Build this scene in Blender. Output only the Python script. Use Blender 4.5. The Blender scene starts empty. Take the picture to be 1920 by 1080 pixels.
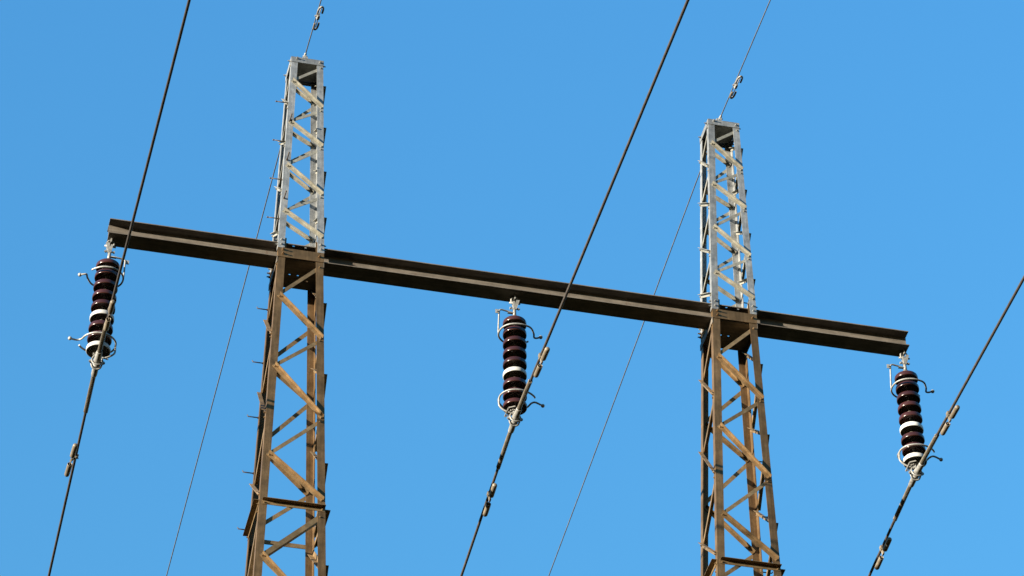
import bpy, math, random
from mathutils import Vector, Matrix
random.seed(7)
S = bpy.context.scene
COL = S.collection
V = Vector
H0 = 28.9                       # height of the cross beam's underside above the ground

# ------------------------------------------------------------------ camera
f_px = 7587.25
pitch, roll, azim = 0.6837, -0.0035, 0.2253
fwd = V((math.sin(azim), math.cos(azim), 0)); rgt = V((math.cos(azim), -math.sin(azim), 0))
F = fwd * math.cos(pitch) + V((0, 0, math.sin(pitch)))
U = -fwd * math.sin(pitch) + V((0, 0, math.cos(pitch)))
R_ = rgt * math.cos(roll) + U * math.sin(roll)
U_ = U * math.cos(roll) - rgt * math.sin(roll)
cam = bpy.data.cameras.new('camera'); cam_o = bpy.data.objects.new('camera', cam); COL.objects.link(cam_o)
cam.sensor_width = 36; cam.lens = f_px / 1920 * 36; cam.clip_start = .1; cam.clip_end = 8000
m = Matrix.Identity(4)
for i in range(3):
    m[i][0] = R_[i]; m[i][1] = U_[i]; m[i][2] = -F[i]
m.translation = V((-7.508, -32.6111, -27.2573 + H0))
cam_o.matrix_world = m
S.camera = cam_o

# ------------------------------------------------------------------ sky, sun, exposure
SUN = V((-.295, -.106, .046)).normalized()          # towards the sun
world = bpy.data.worlds.new('World'); S.world = world; world.use_nodes = True
wn = world.node_tree; bg = wn.nodes['Background']
sky = wn.nodes.new('ShaderNodeTexSky'); sky.sky_type = 'NISHITA'; sky.sun_disc = False
sky.sun_elevation = math.asin(SUN.z); sky.sun_rotation = math.atan2(SUN.x, SUN.y)
sky.air_density = 3.0; sky.dust_density = 0.0; sky.ozone_density = 10.0
wn.links.new(sky.outputs[0], bg.inputs[0]); bg.inputs[1].default_value = .15
sl = bpy.data.lights.new('sun', 'SUN'); sl.energy = 4.8; sl.angle = math.radians(.5); sl.color = (1, .9, .74)
so = bpy.data.objects.new('sun', sl); COL.objects.link(so)
so.rotation_euler = (-SUN).to_track_quat('-Z', 'Y').to_euler()
so.location = (-60, -25, 60)
S.view_settings.view_transform = 'Standard'; S.view_settings.look = 'None'
S.view_settings.gamma = 1; S.view_settings.use_curve_mapping = False
S.view_settings.exposure = 2.31

# ------------------------------------------------------------------ materials
def nodes_of(name):
    mt = bpy.data.materials.new(name); mt.use_nodes = True
    nt = mt.node_tree; return mt, nt, nt.nodes['Principled BSDF']

def coords(nt, scale):
    tc = nt.nodes.new('ShaderNodeTexCoord'); oi = nt.nodes.new('ShaderNodeObjectInfo')
    mu = nt.nodes.new('ShaderNodeMath'); mu.operation = 'MULTIPLY'; mu.inputs[1].default_value = 37.0
    nt.links.new(oi.outputs['Random'], mu.inputs[0])
    ad = nt.nodes.new('ShaderNodeVectorMath'); ad.operation = 'ADD'
    nt.links.new(tc.outputs['Object'], ad.inputs[0]); nt.links.new(mu.outputs[0], ad.inputs[1])
    mp = nt.nodes.new('ShaderNodeMapping'); mp.inputs['Scale'].default_value = scale
    nt.links.new(ad.outputs[0], mp.inputs['Vector'])
    return mp.outputs[0]

def steel(name, dark, mid, light, rough=.6, metal=0., patch=9., streak=(40, 40, 5), spots=None, amt=.55, spec=.4, sheen=0):
    mt, nt, b = nodes_of(name); L = nt.links
    n1 = nt.nodes.new('ShaderNodeTexNoise'); n1.inputs['Scale'].default_value = patch; n1.inputs['Detail'].default_value = 6; n1.inputs['Roughness'].default_value = .65
    L.new(coords(nt, (1, 1, 1)), n1.inputs['Vector'])
    n2 = nt.nodes.new('ShaderNodeTexNoise'); n2.inputs['Scale'].default_value = 1; n2.inputs['Detail'].default_value = 5
    L.new(coords(nt, streak), n2.inputs['Vector'])
    mx = nt.nodes.new('ShaderNodeMix'); mx.data_type = 'FLOAT'; mx.inputs[0].default_value = 1 - amt
    L.new(n1.outputs['Fac'], mx.inputs[2]); L.new(n2.outputs['Fac'], mx.inputs[3])
    cr = nt.nodes.new('ShaderNodeValToRGB'); e = cr.color_ramp.elements
    e[0].position = .34; e[0].color = (*dark, 1); e[1].position = .68; e[1].color = (*light, 1)
    k = cr.color_ramp.elements.new(.5); k.color = (*mid, 1)
    L.new(mx.outputs[0], cr.inputs[0]); out = cr.outputs[0]
    if spots:
        col, thr, sc = spots
        n3 = nt.nodes.new('ShaderNodeTexNoise'); n3.inputs['Scale'].default_value = sc; n3.inputs['Detail'].default_value = 8; n3.inputs['Roughness'].default_value = .7
        L.new(coords(nt, (1, 1, .45)), n3.inputs['Vector'])
        r3 = nt.nodes.new('ShaderNodeMapRange'); r3.inputs['From Min'].default_value = thr; r3.inputs['From Max'].default_value = thr + .1
        L.new(n3.outputs['Fac'], r3.inputs['Value'])
        m3 = nt.nodes.new('ShaderNodeMix'); m3.data_type = 'RGBA'
        L.new(r3.outputs[0], m3.inputs[0]); L.new(out, m3.inputs[6]); m3.inputs[7].default_value = (*col, 1); out = m3.outputs[2]
    oi = nt.nodes.new('ShaderNodeObjectInfo'); vr = nt.nodes.new('ShaderNodeMapRange')      # no two members weather alike
    vr.inputs['To Min'].default_value = .82; vr.inputs['To Max'].default_value = 1.18
    hs = nt.nodes.new('ShaderNodeHueSaturation'); L.new(oi.outputs['Random'], vr.inputs['Value']); L.new(vr.outputs[0], hs.inputs['Value']); L.new(out, hs.inputs['Color']); out = hs.outputs[0]
    L.new(out, b.inputs['Base Color'])
    rr = nt.nodes.new('ShaderNodeMapRange'); rr.inputs['To Min'].default_value = rough - .12; rr.inputs['To Max'].default_value = min(1, rough + .15)
    L.new(n1.outputs['Fac'], rr.inputs['Value']); L.new(rr.outputs[0], b.inputs['Roughness'])
    b.inputs['Metallic'].default_value = metal; b.inputs['Specular IOR Level'].default_value = spec
    if sheen:
        b.inputs['Sheen Weight'].default_value = sheen; b.inputs['Sheen Roughness'].default_value = .35; b.inputs['Sheen Tint'].default_value = (*[min(1, c * 1.6 / max(light)) for c in light], 1)
    bp = nt.nodes.new('ShaderNodeBump'); bp.inputs['Strength'].default_value = .25; bp.inputs['Distance'].default_value = .004
    n4 = nt.nodes.new('ShaderNodeTexNoise'); n4.inputs['Scale'].default_value = 70; n4.inputs['Detail'].default_value = 4
    L.new(coords(nt, (1, 1, 1)), n4.inputs['Vector']); L.new(n4.outputs['Fac'], bp.inputs['Height']); L.new(bp.outputs[0], b.inputs['Normal'])
    return mt

M = {}
M['galv'] = steel('galvanised steel', (.15, .154, .152), (.225, .23, .226), (.325, .33, .326), .58, .78, 12, (50, 50, 4), ((.16, .10, .06), .66, 16))
M['galv_brace'] = steel('stained galvanised steel', (.15, .142, .116), (.215, .204, .168), (.295, .282, .236), .58, .6, 12, (20, 20, 20), ((.16, .10, .06), .66, 16))
M['rust'] = steel('weathered brown steel', (.080, .049, .0235), (.120, .075, .037), (.172, .111, .057), .58, .88, 7, (45, 45, 3), ((.115, .055, .026), .66, 10))
M['rust_brace'] = steel('weathered brown brace steel', (.132, .087, .042), (.190, .127, .064), (.265, .182, .097), .56, .82, 8, (20, 20, 20), ((.15, .072, .034), .67, 12))
M['beam'] = steel('weathered beam steel', (.050, .042, .034), (.082, .070, .057), (.125, .108, .089), .66, 0, 5, (3, 40, 40), ((.05, .03, .02), .60, 6), spec=.2)
M['hard'] = steel('galvanised fittings', (.085, .083, .076), (.165, .161, .149), (.25, .245, .23), .5, .15, 30, (60, 60, 20), ((.22, .16, .10), .64, 40))
M['ring'] = steel('galvanised rod', (.12, .117, .108), (.19, .186, .172), (.26, .255, .24), .45, .15, 30, (60, 60, 20), ((.20, .15, .10), .66, 30))
M['cable'] = steel('weathered aluminium cable', (.022, .018, .015), (.033, .027, .023), (.047, .039, .034), .6, .2, 14, (30, 8, 30))
M['wire'] = steel('earth wire steel', (.06, .062, .066), (.085, .088, .093), (.12, .124, .13), .5, .3, 14, (30, 8, 30))
M['rods'] = steel('armour rods', (.085, .072, .054), (.13, .112, .085), (.19, .165, .128), .45, .4, 20, (30, 8, 30))
M['damper'] = steel('damper iron', (.085, .068, .047), (.12, .098, .069), (.16, .132, .095), .5, .15, 22, (40, 40, 40), ((.12, .07, .045), .60, 30))
M['dark'] = steel('old bolt steel', (.035, .025, .02), (.05, .038, .03), (.07, .05, .04), .6, .3)

def porcelain(name, c1, c2, rough):
    mt, nt, b = nodes_of(name)
    n = nt.nodes.new('ShaderNodeTexNoise'); n.inputs['Scale'].default_value = 14; n.inputs['Detail'].default_value = 5
    nt.links.new(coords(nt, (1, 1, 1)), n.inputs['Vector'])
    mx = nt.nodes.new('ShaderNodeMix'); mx.data_type = 'RGBA'; mx.inputs[6].default_value = (*c1, 1); mx.inputs[7].default_value = (*c2, 1)
    oi = nt.nodes.new('ShaderNodeObjectInfo'); vr = nt.nodes.new('ShaderNodeMapRange'); vr.inputs['To Min'].default_value = .72; vr.inputs['To Max'].default_value = 1.2
    hs = nt.nodes.new('ShaderNodeHueSaturation'); nt.links.new(oi.outputs['Random'], vr.inputs['Value']); nt.links.new(vr.outputs[0], hs.inputs['Value'])
    nt.links.new(n.outputs['Fac'], mx.inputs[0]); nt.links.new(mx.outputs[2], hs.inputs['Color']); nt.links.new(hs.outputs[0], b.inputs['Base Color'])
    rr = nt.nodes.new('ShaderNodeMapRange'); rr.inputs['To Min'].default_value = rough; rr.inputs['To Max'].default_value = rough + .2
    nt.links.new(n.outputs['Fac'], rr.inputs['Value']); nt.links.new(rr.outputs[0], b.inputs['Roughness'])
    b.inputs['Specular IOR Level'].default_value = .36
    return mt
M['brown'] = porcelain('brown glazed porcelain', (.021, .0068, .0050), (.031, .0098, .0072), .12)
M['cap'] = steel('insulator caps', (.09, .08, .065), (.13, .118, .10), (.18, .165, .14), .45, .2, 30)
M['tone'] = porcelain('dark underside glaze', (.05, .043, .030), (.07, .060, .043), .2)
M['white'] = porcelain('white glazed porcelain', (.31, .306, .29), (.41, .405, .385), .25)

def ground_mat():
    mt, nt, b = nodes_of('shade-darkened meadow'); L = nt.links
    tc = nt.nodes.new('ShaderNodeTexCoord')
    n1 = nt.nodes.new('ShaderNodeTexNoise'); n1.inputs['Scale'].default_value = .25; n1.inputs['Detail'].default_value = 10
    n2 = nt.nodes.new('ShaderNodeTexNoise'); n2.inputs['Scale'].default_value = 9; n2.inputs['Detail'].default_value = 6
    for n in (n1, n2): L.new(tc.outputs['Object'], n.inputs['Vector'])
    mx = nt.nodes.new('ShaderNodeMix'); mx.data_type = 'FLOAT'; mx.inputs[0].default_value = .5
    L.new(n1.outputs['Fac'], mx.inputs[2]); L.new(n2.outputs['Fac'], mx.inputs[3])
    cr = nt.nodes.new('ShaderNodeValToRGB'); e = cr.color_ramp.elements
    e[0].position = .35; e[0].color = (.010, .014, .006, 1); e[1].position = .68; e[1].color = (.032, .030, .015, 1)  # colours darkened to stand in for tree shade over the clearing
    L.new(mx.outputs[0], cr.inputs[0]); L.new(cr.outputs[0], b.inputs['Base Color']); b.inputs['Roughness'].default_value = 1; b.inputs['Specular IOR Level'].default_value = 0
    bp = nt.nodes.new('ShaderNodeBump'); bp.inputs['Distance'].default_value = .2; L.new(n2.outputs['Fac'], bp.inputs['Height']); L.new(bp.outputs[0], b.inputs['Normal'])
    return mt
M['ground'] = ground_mat()
M['concrete'] = steel('footing concrete', (.22, .21, .19), (.29, .28, .26), (.36, .35, .32), .85, 0, 6)

# ------------------------------------------------------------------ mesh helpers
class MB:
    def __init__(s): s.v = []; s.f = []; s.s = []
    def add(s, vs, fs, smooth=False):
        o = len(s.v); s.v += [V(a) for a in vs]
        for q in fs: s.f.append([i + o for i in q]); s.s.append(smooth)
    def prism(s, prof, p0, p1, a, b, a1=None, b1=None):
        """extrude a counted profile [(x, y)] in axes a, b from p0 to p1"""
        n = len(prof); a1 = a1 or a; b1 = b1 or b
        vs = [p0 + a * x + b * y for x, y in prof] + [p1 + a1 * x + b1 * y for x, y in prof]
        fs = [[i, (i + 1) % n, n + (i + 1) % n, n + i] for i in range(n)]
        if n == 6:      # an L profile: two quads at each end
            fs += [[0, 5, 4, 3], [0, 3, 2, 1], [n, n + 3, n + 4, n + 5], [n, n + 1, n + 2, n + 3]]
        else:
            fs += [list(range(n))[::-1], list(range(n, 2 * n))]
        s.add(vs, fs)
    def box(s, c, x, y, z):
        c = V(c); vs = [c + x * i + y * j + z * k for k in (-1, 1) for j in (-1, 1) for i in (-1, 1)]
        s.add(vs, [[0, 2, 3, 1], [4, 5, 7, 6], [0, 1, 5, 4], [2, 6, 7, 3], [0, 4, 6, 2], [1, 3, 7, 5]])
    def abox(s, x0, x1, y0, y1, z0, z1):
        s.box(((x0 + x1) / 2, (y0 + y1) / 2, (z0 + z1) / 2), V(((x1 - x0) / 2, 0, 0)), V((0, (y1 - y0) / 2, 0)), V((0, 0, (z1 - z0) / 2)))
    def tube(s, path, r, n=8, cap=True, smooth=True):
        path = [V(p) for p in path]; N = len(path)
        rs = r if isinstance(r, (list, tuple)) else [r] * N
        t = (path[1] - path[0]).normalized(); u = t.orthogonal().normalized(); vs = []
        for i, p in enumerate(path):
            t = (path[min(i + 1, N - 1)] - path[max(i - 1, 0)]).normalized()
            u = (u - t * u.dot(t)).normalized(); w = t.cross(u)
            vs += [p + (u * math.cos(q * 2 * math.pi / n) + w * math.sin(q * 2 * math.pi / n)) * rs[i] for q in range(n)]
        fs = [[i * n + q, i * n + (q + 1) % n, (i + 1) * n + (q + 1) % n, (i + 1) * n + q] for i in range(N - 1) for q in range(n)]
        o = len(s.v); s.add(vs, fs, smooth)
        if cap:
            s.f += [[o + q for q in range(n)][::-1], [o + (N - 1) * n + q for q in range(n)]]; s.s += [False, False]
    def lathe(s, prof, o, ax, n=24, smooth=True):
        o = V(o); ax = V(ax).normalized(); u = ax.orthogonal().normalized(); w = ax.cross(u); vs = []
        for r, z in prof:
            vs += [o + ax * z + (u * math.cos(q * 2 * math.pi / n) + w * math.sin(q * 2 * math.pi / n)) * max(r, 1e-4) for q in range(n)]
        N = len(prof)
        s.add(vs, [[i * n + q, i * n + (q + 1) % n, (i + 1) * n + (q + 1) % n, (i + 1) * n + q] for i in range(N - 1) for q in range(n)], smooth)
    def ball(s, c, r, n=12):
        s.lathe([(r * math.sin(math.pi * k / 8), -r * math.cos(math.pi * k / 8)) for k in range(9)], c, (0, 0, 1), n)
    def bolt(s, p, nrm, r=.011, h=.011, stud=.012):
        nrm = V(nrm).normalized()
        s.tube([p - nrm * .002, p + nrm * h], r, 6, smooth=False)
        if stud: s.tube([p + nrm * h * .9, p + nrm * (h + stud)], r * .55, 6, smooth=False)
    def sheet(s, x0, x1, y0, y1, z0, z1, holes):
        """a plate with square holes [(x, y, half)]"""
        xs = sorted({x0, x1, *[a for h in holes for a in (h[0] - h[2], h[0] + h[2])]})
        ys = sorted({y0, y1, *[a for h in holes for a in (h[1] - h[2], h[1] + h[2])]})
        nx, ny = len(xs), len(ys)
        inside = lambda i, j: 0 <= i < nx - 1 and 0 <= j < ny - 1 and not any(abs((xs[i] + xs[i + 1]) / 2 - h[0]) < h[2] and abs((ys[j] + ys[j + 1]) / 2 - h[1]) < h[2] for h in holes)
        vs = [(x, y, z) for z in (z0, z1) for y in ys for x in xs]; I = lambda i, j, k: k * nx * ny + j * nx + i; fs = []
        for i in range(nx - 1):
            for j in range(ny - 1):
                if not inside(i, j): continue
                fs += [[I(i, j, 0), I(i, j + 1, 0), I(i + 1, j + 1, 0), I(i + 1, j, 0)], [I(i, j, 1), I(i + 1, j, 1), I(i + 1, j + 1, 1), I(i, j + 1, 1)]]
                if not inside(i - 1, j): fs.append([I(i, j, 0), I(i, j, 1), I(i, j + 1, 1), I(i, j + 1, 0)])
                if not inside(i + 1, j): fs.append([I(i + 1, j, 0), I(i + 1, j + 1, 0), I(i + 1, j + 1, 1), I(i + 1, j, 1)])
                if not inside(i, j - 1): fs.append([I(i, j, 0), I(i + 1, j, 0), I(i + 1, j, 1), I(i, j, 1)])
                if not inside(i, j + 1): fs.append([I(i, j + 1, 0), I(i, j + 1, 1), I(i + 1, j + 1, 1), I(i + 1, j + 1, 0)])
        s.add(vs, fs)
    def build(s, name, mat, parent=None, origin=None):
        """one mesh object; coordinates are in the parent's space"""
        if origin is None:
            lo = [min(v[i] for v in s.v) for i in range(3)]; hi = [max(v[i] for v in s.v) for i in range(3)]
            origin = V([(a + b) / 2 for a, b in zip(lo, hi)])
        me = bpy.data.meshes.new(name); me.from_pydata([v - V(origin) for v in s.v], [], s.f); me.update()
        import bmesh
        bm = bmesh.new(); bm.from_mesh(me); bmesh.ops.recalc_face_normals(bm, faces=bm.faces); bm.to_mesh(me); bm.free()
        me.polygons.foreach_set('use_smooth', s.s); me.materials.append(M[mat] if isinstance(mat, str) else mat)
        o = bpy.data.objects.new(name, me); COL.objects.link(o); o.parent = parent; o.location = origin
        return o

def empty(name, loc, parent=None):
    o = bpy.data.objects.new(name, None); COL.objects.link(o); o.location = loc; o.parent = parent; o.empty_display_size = .2
    return o
def tag(o, label, cat, group=None):
    o['label'] = label; o['category'] = cat
    if group: o['group'] = group
    return o
def copy_tree(o, parent=None):
    c = o.copy(); COL.objects.link(c); c.parent = parent
    for ch in list(o.children): copy_tree(ch, c)
    return c
def smooth_path(pts, k=5):
    pts = [V(p) for p in pts]; out = []
    for i in range(len(pts) - 1):
        p0, p1, p2, p3 = pts[max(i - 1, 0)], pts[i], pts[i + 1], pts[min(i + 2, len(pts) - 1)]
        for j in range(k):
            t = j / k
            out.append(.5 * ((2 * p1) + (p2 - p0) * t + (2 * p0 - 5 * p1 + 4 * p2 - p3) * t * t + (3 * p1 - p0 - 3 * p2 + p3) * t ** 3))
    return out + [pts[-1]]
def angle_bar(mb, p0, p1, nrm, a, b, t, up=1, z=(0, 0, 1)):
    """L section from p0 to p1: flange a lies in the face (normal nrm, resting on it), flange b stands along nrm at the upper (up=1) or lower edge"""
    d = (p1 - p0).normalized(); nrm = (nrm - d * nrm.dot(d)).normalized(); v = nrm.cross(d)
    if v.z < 0: v = -v
    v = v * up
    # profile in (v, nrm)
    prof = [(a / 2, 0), (a / 2, b), (a / 2 - t, b), (a / 2 - t, t), (-a / 2, t), (-a / 2, 0)]
    mb.prism(prof, p0, p1, v, nrm)
    return nrm, v

# ------------------------------------------------------------------ ground
g = MB(); NG = 40; ext = 3000
def gz(x, y):
    r = math.hypot(x, y)
    return -.02 + (0 if r < 60 else .9 * math.sin(x * .011 + 1) * math.cos(y * .013) * min(1, (r - 60) / 200))
ticks = [math.copysign(abs(q) ** 2.2, q) * ext for q in [i / NG for i in range(-NG, NG + 1)]]
n_ = len(ticks)
g.add([(x, y, gz(x, y)) for y in ticks for x in ticks], [[j * n_ + i, j * n_ + i + 1, (j + 1) * n_ + i + 1, (j + 1) * n_ + i] for j in range(n_ - 1) for i in range(n_ - 1)], True)
go = g.build('ground', 'ground', origin=(0, 0, 0)); go['kind'] = 'structure'

# ------------------------------------------------------------------ pylon: two lattice masts and the cross beam
X0, SP, YC = .0521, 4.75, .2486
ZT = 2.914
BEAM_Y0, BEAM_W, BEAM_H = .015, .2195, .1966
TL = .008                                   # leg thickness
def w_low(z): return .488 - .0562 * z       # outer width of the brown lower part
def w_up(z): return .506 - .0524 * z        # outer width of the galvanised upper part
def w_of(z): return w_up(z) if z > .05 else w_low(z)

pylon = empty('transmission_pylon', (X0, YC, 0))
tag(pylon, 'steel transmission pylon with two lattice masts, grey above and brown below a dark cross beam', 'pylon')

def leg(mb, sx, sy, z0, z1, wf, size, t):
    def corner(z): return V((sx * wf(z) / 2, sy * wf(z) / 2, z + H0))
    prof = [(0, 0), (size, 0), (size, t), (t, t), (t, size), (0, size)]
    mb.prism([(x, y) for x, y in prof], corner(z0), corner(z1), V((-sx, 0, 0)), V((0, -sy, 0)))

FACES = [(V((0, -1, 0)), V((1, 0, 0))), (V((-1, 0, 0)), V((0, -1, 0))), (V((0, 1, 0)), V((-1, 0, 0))), (V((1, 0, 0)), V((0, 1, 0)))]
# bracing levels, seen from outside each face: outer bars fall to the right, inner bars fall to the left
OUT_UP = [(2.54, 2.21), (1.922, 1.637), (1.284, .94), (.624, .33)]
IN_UP = [(2.80, 2.58), (2.155, 1.965), (1.593, 1.328), (.893, .658)]
OUT_LO = [(-.558, -1.055), (-1.514, -2.11), (-2.68, -3.175)]
IN_LO = [(-.085, -.497), (-1.095, -1.476), (-2.167, -2.643), (-3.39, -3.93)]
zz = -3.96
while zz > -26.5:                           # the panels go on down to the ground
    hgt = w_low(zz) * 1.0
    OUT_LO.append((zz, zz - hgt)); IN_LO.append((zz - hgt - .04, zz - 1.9 * hgt)); zz -= 1.9 * hgt + .04

def mast(xc):
    mt = empty('lattice_mast', (xc - X0, 0, 0), pylon)
    for sx in (-1, 1):
        for sy in (-1, 1):
            mb = MB(); leg(mb, sx, sy, .114, ZT - .012, w_up, .072, TL)
            for z in (.16, .225):
                w = w_up(z) / 2
                mb.bolt(V((sx * (w - .036), sy * w, z + H0)), (0, sy, 0), .013, .012, .014)
                mb.bolt(V((sx * w, sy * (w - .036), z + H0 + .02)), (sx, 0, 0), .013, .012, .014)
            mb.build('upper_leg', 'galv', mt)
            mb = MB(); leg(mb, sx, sy, -H0 + .15, .262, w_low, .080, TL)
            if sy > 0:
                for z in (.205, .125, .075):
                    w = w_up(z) / 2; mb.bolt(V((sx * w, sy * (w - .03), z + H0)), (sx, 0, 0), .014, .014, .02)
            mb.build('lower_leg', 'rust', mt)
            mb = MB(); w = w_low(-H0 + .2) / 2 - .04
            c = V((sx * w, sy * w, 0))
            mb.prism([(-.38, -.38), (.38, -.38), (.38, .38), (-.38, .38)], c + V((0, 0, -.5)), c + V((0, 0, .12)), V((1, 0, 0)), V((0, 1, 0)), V((.85, 0, 0)), V((0, .85, 0)))
            mb.prism([(-.2, -.2), (.2, -.2), (.2, .2), (-.2, .2)], c + V((0, 0, .12)), c + V((0, 0, .34)), V((1, 0, 0)), V((0, 1, 0)))
            mb.build('footing', 'concrete', mt)
    for fi, (nr, u) in enumerate(FACES):
        def pt(uu, z, off=0):
            return u * (uu * w_of(z)) + nr * (w_of(z) / 2 + off) + V((0, 0, z + H0))
        for lo, (outs, ins) in enumerate(((OUT_UP, IN_UP), (OUT_LO, IN_LO))):
            mat = 'rust_brace' if lo else 'galv_brace'; sz = .044 if lo else .037
            for z0, z1 in outs:
                mb = MB(); k = 1 + max(0, -z0 - 4) * .03
                a, b = pt(-.395, z0), pt(.45, z1); d = (b - a).normalized()
                nn, v = angle_bar(mb, a - d * .026, b + d * .006, nr, sz * k, sz * k, .005)
                for p in (a, b): mb.bolt(p + nn * .005 - v * .006, nn, .010, .010, .008)
                mb.build('brace', mat, mt)
            for i, (z0, z1) in enumerate(ins):
                mb = MB(); k = 1 + max(0, -z0 - 4) * .03
                big = lo and abs(z0 + 3.39) < .01
                a, b = pt(.41, z0, -TL - .001), pt(-.37, z1, -TL - .001); d = (b - a).normalized()
                nn, v = angle_bar(mb, a - d * .02, b + d * .02, -nr, (.055 if big else sz * .92) * k, (.055 if big else sz * .92) * k, .005, -1 if big else 1)
                q = pt(.42, z0); mb.bolt(q, nr, .010, .010, .006)
                mb.build('inner_brace', mat, mt)
        # horizontal strut at the panel change
        mb = MB(); z = -3.292
        a, b = pt(-.46, z), pt(.495, z)
        nn, v = angle_bar(mb, a, b, nr, .052, .058, .006)
        for p in (pt(-.425, z), pt(.45, z)): mb.bolt(p + nn * .006 - v * .008, nn, .010, .010, .008)
        mb.build('strut', 'rust_brace', mt)
        # cap angle round the top
        mb = MB(); z = ZT - .037
        ex = .004 if fi % 2 == 0 else -.002
        a, b = pt(-.5, z) - u * ex, pt(.5, z) + u * ex
        nn, v = angle_bar(mb, a, b, nr, .074, .007, .006)
        for uu, dz in ((-.33, .014), (.40, .0)): mb.bolt(pt(uu, z + dz) + nn * .006, nn, .013, .013, .018)
        mb.build('cap_angle', 'galv', mt)
    # roof plate with the earth wire post
    mb = MB(); w = w_up(ZT) / 2
    mb.abox(-w + .004, w - .004, -w + .004, w * .985, ZT - .018 + H0, ZT - .008 + H0)
    mb.build('top_plate', 'galv', mt)
    mb = MB(); mb.abox(-.03, .03, -.012, .012, ZT - .009 + H0, ZT + .185 + H0)
    mb.abox(-.012, .012, -.034, .034, ZT - .008 + H0, ZT + .16 + H0)
    mb.build('wire_post', 'galv', mt)
    # front and rear angle that clasp the beam
    w = w_low(0) / 2
    for s in (-1, 1):
        mb = MB(); nr = V((0, s, 0)); y = s * (w_low(.1) / 2 + .0005)
        a = V((-w - .002, y, .050 + H0)); b = V((w + .004, y, .050 + H0))
        angle_bar(mb, a, b, nr, .124, .009, .008, -1)
        for x, zs in ((-w + .052, (.088, .032)), (w - .045, (.055,))):
            for q in zs: mb.bolt(V((x, y + s * .008, q + H0)), nr, .014, .014, .022)
        mb.build('clasp_angle', 'rust', mt)
    # seat angles under the beam, left and right, with the plate between them
    for s in (-1, 1):
        mb = MB(); nr = V((-s, 0, 0))
        a = V((s * (w + .009), -w - .004, -.042 + H0)); b = V((s * (w + .009), w + .02, -.042 + H0))
        angle_bar(mb, a, b, nr, .075, .07, .007)
        mb.build('seat_angle', 'beam', mt)
    mb = MB(); holes = HOLES[0 if xc < 0 else 1]
    mb.sheet(-w + .008, w - .008, -w + .012, w - .012, -.020 + H0, -.014 + H0, holes)
    mb.build('seat_plate', 'beam', mt)
    return mt

HOLES = [[(-.07, .02, .010), (.018, .02, .010), (.13, .095, .010)], [(-.085, .02, .010), (.0, .02, .010), (-.19, .085, .010)]]
mL = mast(X0 - SP / 2)
mR = mast(X0 + SP / 2)

def peg(mt, p, d, L=.125, hook=.02, mat='dark'):
    mb = MB(); p = V(p); d = V(d)
    path = [p - d * .02, p + d * (L - .006), p + d * L + V((0, 0, hook))] if hook else [p - d * .02, p + d * L]
    mb.tube(path, .0065, 6); mb.tube([p - d * .001, p + d * .012], .012, 6, smooth=False)
    if not hook: mb.ball(p + d * L, .010, 6)
    mb.build('step_bolt', mat, mt)
for z in (2.235, 1.66, 1.10, .537):
    w = w_up(z) / 2; peg(mL, (-w, -w + .03, z + H0), (-1, 0, 0), .13, 0)
for z in (1.94, 1.37, .81):
    w = w_up(z) / 2; peg(mL, (-w + .03, -w, z + H0), (0, -1, 0), .12, 0)
for k in range(34):
    z = -.371 - .7065 * k; w = w_low(z) / 2
    if z > -27: peg(mL, (-w, w - .03, z + H0), (-1, 0, 0), .118, .018)
for k in range(40):
    z = 2.05 - .706 * k; w = w_of(z) / 2
    if z > -27 and not (-.2 < z < .5): peg(mR, (w, w - .03, z + H0), (1, 0, 0), .118, .018)

# cross beam: an I section lying through both masts
mb = MB(); x0, x1 = -4.3606 - X0, 4.3959 - X0; y0 = BEAM_Y0 - YC; y1 = y0 + BEAM_W
TF, TW = .010, .010
holes = []
for xm in (-SP / 2, SP / 2): holes += [(xm - .075, y0 + .03, .012), (xm + .055, y0 + .03, .012)]
mb.sheet(x0, x1, y0, y1, BEAM_H - TF + H0, BEAM_H + H0, holes)
mb.abox(x0 + .001, x1 - .001, (y0 + y1) / 2 - TW / 2, (y0 + y1) / 2 + TW / 2, TF - .002 + H0, BEAM_H - TF + .002 + H0)
mb.abox(x0, x1, y0, y1, H0, TF + H0)
for s in (-1, 1):      # root fillets of the rolled section
    ym = (y0 + y1) / 2 + s * TW / 2
    for za, sg in ((TF + H0 - .001, 1), (BEAM_H - TF + H0 + .001, -1)):
        mb.prism([(-.001, -.001), (.014, -.001), (.004, .004), (-.001, .014)], V((x0 + .002, ym, za)), V((x1 - .002, ym, za)), V((0, s, 0)), V((0, 0, sg)))
mb.build('cross_beam', 'beam', pylon)

# ------------------------------------------------------------------ insulator strings
YI = BEAM_Y0 + BEAM_W / 2
Z1, PITCH = -.385, .1378                    # rim of the first disc, spacing
ZC = -1.648                                 # conductor axis at the clamp
def disc_mesh(white):
    mb = MB()
    mb.lathe([(.030, .046), (.055, .048), (.082, .044), (.106, .034), (.118, .027), (.1245, .019), (.127, .008), (.1275, -.020), (.1265, -.025), (.122, -.029), (.116, -.028), (.112, -.022), (.107, .002), (.101, .006), (.096, -.006), (.092, -.016), (.087, -.016), (.083, -.002), (.077, .008), (.071, .0), (.067, -.010), (.062, -.010), (.058, .004), (.050, .010), (.030, .012), (.010, .012)], (0, 0, 0), (0, 0, 1), 40)
    return mb
def cap_mesh():
    mb = MB()
    mb.lathe([(0, .108), (.022, .108), (.030, .104), (.034, .09), (.041, .075), (.045, .052), (.048, .044), (.02, .040)], (0, 0, 0), (0, 0, 1), 20)
    mb.lathe([(.020, .014), (.018, .002), (.011, -.006), (.010, -.034), (.016, -.036), (.0, -.036)], (0, 0, 0), (0, 0, 1), 12)
    return mb

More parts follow.
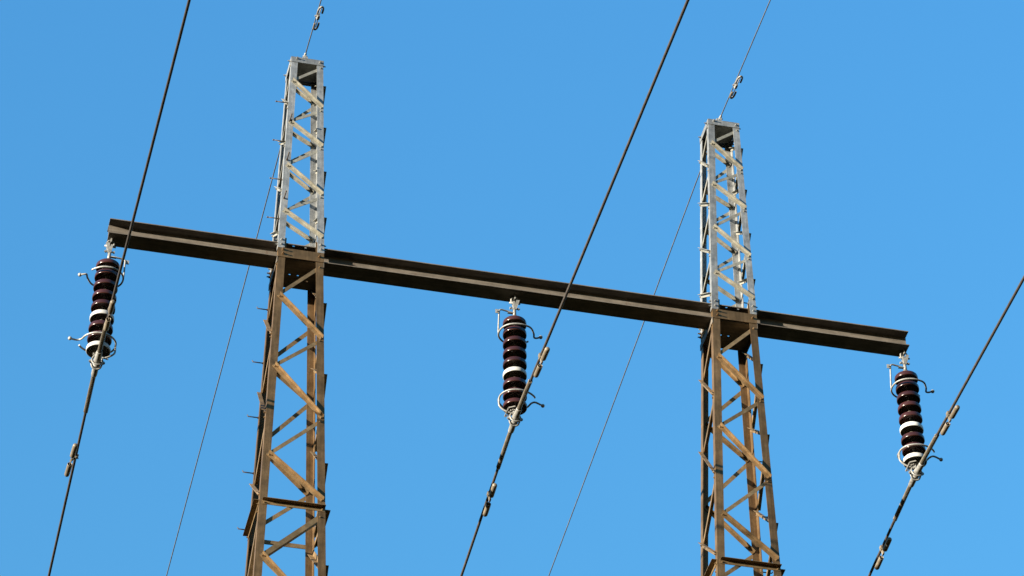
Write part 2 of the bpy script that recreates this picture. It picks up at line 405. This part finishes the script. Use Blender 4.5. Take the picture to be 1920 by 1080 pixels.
def insulator(name_loc, rot, tilt, whites, label, src=None):
    root = empty('insulator_string', name_loc)
    tag(root, label, 'insulator', 'insulator strings hanging from the cross beam')
    root.rotation_euler = (0, tilt, rot)
    return root

def build_string():
    P = {}
    mb = MB()                                   # lug, bow shackle and fork at the top
    mb.abox(-.007, .007, -.03, .03, -.055, -.0015)
    mb.tube(smooth_path([(-.032, 0, -.10), (-.036, 0, -.06), (-.024, 0, -.028), (0, 0, -.020), (.024, 0, -.028), (.036, 0, -.06), (.032, 0, -.10)]), .0095, 8)
    mb.tube([(-.058, 0, -.10), (.062, 0, -.10)], .010, 8)
    P['shackle'] = mb
    mb = MB()
    for s in (-1, 1):
        mb.prism([(-.018, 0), (.018, 0), (.018, .012), (-.018, .012)], V((.034, s * .016 - .006, -.065)), V((.0, s * .012 - .006, -.19)), V((1, 0, 0)), V((0, 1, 0)))
        mb.prism([(-.012, 0), (.012, 0), (.012, .012), (-.012, .012)], V((-.014, s * .016 - .0055, -.085)), V((-.002, s * .012 - .0055, -.188)), V((1, 0, 0)), V((0, 1, 0)))
    mb.tube([(-.045, 0, -.172), (.045, 0, -.172)], .010, 8); mb.bolt(V((-.04, 0, -.172)), (-1, 0, 0), .016, .012, 0)
    mb.bolt(V((.038, 0, -.172)), (1, 0, 0), .016, .012, .008)
    mb.tube([(0, 0, -.17), (0, 0, -.285)], [.016, .020], 10)
    P['link'] = mb
    zr = -.521                                  # upper arcing ring with its horn
    ring = [(.272, -.015, -.006), (.24, .005, -.008), (.212, .003, -.004), (.195, -.055, 0), (.145, -.14, 0), (.08, -.172, 0), (0, -.182, 0), (-.085, -.158, 0), (-.145, -.10, 0), (-.17, -.02, 0), (-.162, .06, 0), (-.12, .125, 0), (-.06, .165, 0), (0, .175, 0), (.07, .163, 0), (.13, .125, 0), (.168, .088, 0)]
    mb = MB(); mb.tube([p + V((0, 0, zr)) for p in smooth_path(ring)], .0100, 10); mb.ball(V(ring[0]) + V((.008, -.003, zr)), .021)
    rod = smooth_path([(-.168, .035, zr), (-.171, .03, zr + .05), (-.172, .0, zr + .2), (-.172, -.018, -.250), (-.152, -.02, -.227), (-.10, -.012, -.227), (-.018, 0, -.232)])
    mb.tube(rod, .0090, 8)
    mb.abox(-.214, -.176, -.024, -.018, -.283, -.232); mb.bolt(V((-.196, -.024, -.257)), (0, -1, 0), .009, .008, 0)
    mb.abox(-.075, .012, -.014, .014, -.243, -.232)
    P['upper_arcing_ring'] = mb
    zr = -1.40
    fr = [(.196, -.082, 0), (.175, -.11, 0), (.13, -.145, 0), (.07, -.172, 0), (0, -.182, 0), (-.08, -.162, 0), (-.14, -.11, 0), (-.17, -.04, -.005), (-.172, -.005, -.04), (-.168, .0, -.10), (-.13, .0, -.145), (-.075, -.005, -.178)]
    bk = [(-.17, -.03, -.005), (-.165, .055, 0), (-.12, .125, 0), (-.06, .165, 0), (0, .175, 0), (.07, .163, 0), (.125, .125, 0), (.158, .085, .0), (.18, .03, .004), (.21, .0, .004), (.25, .002, -.004), (.298, .02, -.012)]
    mb = MB()
    for q in (fr, bk): mb.tube([p + V((0, 0, zr)) for p in smooth_path(q)], .0100, 10)
    mb.ball(V(bk[-1]) + V((.006, 0, zr)), .021)
    q = [V((-.105, .03, -1.615)), V((-.075, -.04, -1.545)), V((-.01, -.06, -1.53)), V((.02, -.02, -1.545))]
    for a, b in zip(q[:-1], q[1:]): mb.tube([a, b], .0085, 4, smooth=False)
    mb.tube([q[0], V((-.02, 0, -1.575))], .0075, 4, smooth=False); mb.tube([V((-.075, -.005, -1.578)), V((.0, 0, -1.55))], .011, 6)
    P['lower_arcing_ring'] = mb
    # suspension clamp: eye, two flared sleeves round the conductor, trunnion and U strap
    mb = MB()
    mb.tube([(0, 0, -1.505), (0, 0, -1.56)], .014, 8); mb.ball((0, 0, -1.553), .022)
    mb.abox(-.030, -.020, -.018, .018, -1.60, -1.535); mb.abox(.020, .030, -.018, .018, -1.60, -1.535)
    mb.tube([(-.045, 0, -1.55), (.045, 0, -1.55)], .009, 6); mb.bolt(V((-.04, 0, -1.55)), (-1, 0, 0), .015, .01, 0)
    z = ZC
    for s in (-1, 1):
        mb.lathe([(.022, .205), (.028, .205), (.0315, .19), (.033, .10), (.040, .045), (.040, .018), (.028, .012)], (0, 0, z - .004), (0, s, -.072), 16)
    mb.tube([(-.072, 0, z), (.072, 0, z)], .012, 8)
    for s in (-1, 1): mb.bolt(V((s * .064, 0, z)), (s, 0, 0), .019, .012, .008)
    for yy in (-.012, .012):
        mb.tube(smooth_path([(-.03, 0, -1.56), (-.052, yy * .6, z + .03), (-.054, yy * 2, z - .01), (-.036, yy * 3, z - .05), (0, yy * 3.4, z - .062), (.036, yy * 3, z - .05), (.054, yy * 2, z - .01), (.052, yy * .6, z + .03), (.03, 0, -1.56)]), .0095, 8)
    for s in (-1, 1): mb.tube([(-.02 * s, -.05, z + .05), (-.02 * s, -.05, z - .03)], .006, 6); mb.bolt(V((-.02 * s, -.05, z + .04)), (0, 0, 1), .012, .012, .012)
    P['suspension_clamp'] = mb
    return P

first = None
mats = {'shackle': 'hard', 'link': 'hard', 'upper_arcing_ring': 'ring', 'lower_arcing_ring': 'ring', 'suspension_clamp': 'hard'}
meshes = {}
for k, mbx in build_string().items():
    o = mbx.build(k, mats[k]); meshes[k] = (o.data, o.location.copy()); bpy.data.objects.remove(o)
for k, mbx, mt in (('disc_brown', disc_mesh(0), 'brown'), ('disc_white', disc_mesh(1), 'white'), ('cap', cap_mesh(), 'cap')):
    o = mbx.build(k, mt, origin=(0, 0, 0))
    if mt == 'white':           # the underside of the white discs takes a darker material
        o.data.materials.append(M['tone'])
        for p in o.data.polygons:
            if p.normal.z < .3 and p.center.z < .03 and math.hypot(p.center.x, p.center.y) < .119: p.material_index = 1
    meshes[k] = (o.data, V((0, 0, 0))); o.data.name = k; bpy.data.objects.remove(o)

def part(name, key, parent, loc=None, rot=0):
    me, l0 = meshes[key]; o = bpy.data.objects.new(name, me); COL.objects.link(o); o.parent = parent
    o.location = l0 if loc is None else loc; o.rotation_euler = (0, 0, rot); return o
STR = [(-4.322, math.pi, math.radians(1.7), (5, 8), 'brown disc insulator string with two white discs, hanging from the left beam end'),
       (.022, 0, 0, (5,), 'brown disc insulator string with a single white disc, hanging between the two masts'),
       (4.358, 0, math.radians(-1.2), (5, 8), 'brown disc insulator string with two white discs, hanging from the right beam end')]
for X, rot, tilt, whites, label in STR:
    root = empty('insulator_string', (X, YI, H0)); tag(root, label, 'insulator', 'insulator strings hanging from the cross beam')
    root.rotation_euler = (0, tilt, 0)
    for k in mats: part(k, k, root)
    for ch in root.children:        # the left string is turned half round
        if rot and 'clamp' not in ch.name:
            l = ch.location; ch.location = (-l.x, -l.y, l.z); ch.rotation_euler.z = rot
    for i in range(9):
        d = part('disc', 'disc_white' if i in whites else 'disc_brown', root, (0, 0, Z1 - PITCH * i), random.uniform(0, 6.28))
        if i in whites: d['label'] = 'white porcelain disc'
        d.rotation_euler.x, d.rotation_euler.y = random.uniform(-.018, .018), random.uniform(-.018, .018)
        part('cap', 'cap', d, (0, 0, 0))

# ------------------------------------------------------------------ conductors and earth wires
def sag_path(x, yc, zc, s, s2, eps, ext=215, span=220):
    """s: slope towards the camera side, s2: slope on the far side"""
    ds = [0, .04, .08, .12, .18, .25, .35, .5, .7, .9]; d = 1.2
    while d < 14: ds.append(d); d += .4
    while d < ext: ds.append(d); d += 5
    ds.append(ext)
    def f(q):
        k = s if q < 0 else s2
        return zc - k * (math.sqrt(q * q + eps * eps) - eps) + k * q * q / span
    return [V((x, yc - q, f(-q))) for q in reversed(ds[1:])] + [V((x, yc + q, f(q))) for q in ds], f

def damper_mesh():
    """two iron bells on a short messenger, clamped under the cable; cable along Y at the origin"""
    out = {}
    dz = -.075
    mb = MB(); mb.abox(-.020, .020, -.024, .024, -.03, .024); mb.abox(-.009, .009, -.02, .02, dz - .012, -.025); mb.bolt(V((.02, 0, -.005)), (1, 0, 0), .012, .01, .01); mb.bolt(V((-.02, 0, -.005)), (-1, 0, 0), .012, .006, 0)
    out['clamp'] = mb
    mb = MB(); mb.tube([(0, -.2, dz - .004), (0, -.1, dz), (0, 0, dz), (0, .1, dz), (0, .2, dz - .004)], .006, 6); out['messenger'] = mb
    for s in (-1, 1):
        mb = MB(); mb.lathe([(0, .262), (.014, .261), (.022, .256), (.0265, .245), (.0275, .23), (.0275, .075), (.0265, .066), (.0225, .066), (.021, .08), (.019, .15), (0, .155)], (0, 0, dz - .002), (0, s, 0), 18)
        out['weight%d' % s] = mb
    return out
DM = {}
for k, mbx in damper_mesh().items():
    o = mbx.build('weight' if 'weight' in k else k, 'damper', origin=(0, 0, 0)); DM[k] = o.data; bpy.data.objects.remove(o)
def damper(parent, y, f, twist, origin):
    sl = (f(y - YI + .1) - f(y - YI - .1)) / .2
    e = empty('vibration_damper', V((0, y, f(y - YI))) - V((0, origin.y, origin.z)), parent)
    e.rotation_euler = (math.atan(sl), twist, 0)
    for k, me in DM.items():
        o = bpy.data.objects.new('weight' if 'weight' in k else k, me); COL.objects.link(o); o.parent = e

COND = [(-4.322 - math.tan(math.radians(1.7)) * 1.648, 'left', (-.84, 1.63), (math.radians(2), math.radians(36))),
        (.022, 'mid', (-1.06, 1.37), (math.radians(-8), math.radians(-6))), (4.358 + math.tan(math.radians(1.2)) * 1.648, 'right', (-1.0, 1.40), (math.radians(-8), math.radians(-6)))]
CL = {'left': 'dark conductor cable clamped under the left insulator string, crossing the left beam end',
      'mid': 'dark conductor cable clamped under the middle insulator string, crossing the beam between the masts',
      'right': 'dark conductor cable clamped under the right insulator string, leaving the frame at the right'}
for X, key, ys, tw in COND:
    path, f = sag_path(X, YI, ZC + H0, {'left': .076, 'mid': .072, 'right': .050}[key], .076, .12)
    org = V((X, YI, ZC + H0))
    root = empty('conductor', org); tag(root, CL[key], 'power cable', 'conductor cables')
    mb = MB(); mb.tube([p - org for p in path], .0150, 10, cap=True); mb.build('cable', 'cable', root, (0, 0, 0))
    mb = MB(); ns = 11
    for q in range(ns):
        pts = []; n = 150; L0, L1 = -.72, .80; la = random.uniform(-.02, .02); lb = random.uniform(-.02, .02)
        for i in range(n + 1):
            y = L0 + la + (L1 + lb - L0 - la) * i / n; an = q * 2 * math.pi / ns + y * 2 * math.pi / .24
            pts.append(V((.0195 * math.cos(an), y, f(y) - org.z + .0195 * math.sin(an))))
        mb.tube(pts, .0049, 5)
    mb.build('armour_rods', 'rods', root, (0, 0, 0))
    for y, t in zip(ys, tw): damper(root, y, f, t, org)

ZE = 3.128
for k, (xc, yd) in enumerate(((X0 - SP / 2, -.44), (X0 + SP / 2 + .02, -.345))):
    path, f = sag_path(xc, YC, ZE + H0, .045, (.043, .058)[k], .06)
    org = V((xc, YC, ZE + H0)); root = empty('earth_wire', org)
    tag(root, ('thin steel earth wire clamped on top of the left mast', 'thin steel earth wire clamped on top of the right mast')[k], 'wire', 'earth wires')
    mb = MB(); mb.tube([p - org for p in path], .0068, 8); mb.build('cable', 'wire', root, (0, 0, 0))
    mb = MB(); mb.lathe([(.007, -.035), (.011, -.032), (.014, -.015), (.015, 0), (.014, .015), (.011, .032), (.007, .035)], (0, 0, 0), (0, 1, 0), 12)
    mb.abox(-.012, .012, -.014, .014, -.045, .0); mb.tube([(-.026, 0, -.02), (.026, 0, -.02)], .008, 6)
    mb.build('wire_clamp', 'hard', root)
    e = empty('vibration_damper', V((.012, yd - YC, f(yd - YC) - org.z)), root); e.rotation_euler = (math.atan(.043), math.radians(-15), 0)
    mb = MB(); mb.abox(-.014, .014, -.03, .03, -.035, .016); mb.bolt(V((-.014, 0, 0)), (-1, 0, 0), .012, .01, .01); mb.build('clamp', 'hard', e, (0, 0, 0))
    mb = MB(); mb.tube([(0, -.16, -.03), (0, .16, -.03)], .0055, 6); mb.build('messenger', 'rods', e, (0, 0, 0))
    for s, r in ((-1, .027), (1, .023)):
        mb = MB(); mb.tube(smooth_path([(-r, s * .085, -.034), (-r, s * .14, -.034), (-r * .7, s * .178, -.034), (0, s * .195, -.034), (r * .7, s * .178, -.034), (r, s * .14, -.034), (r, s * .085, -.034)]), .0115, 8)
        mb.build('weight', 'hard' if s < 0 else 'damper', e, (0, 0, 0))
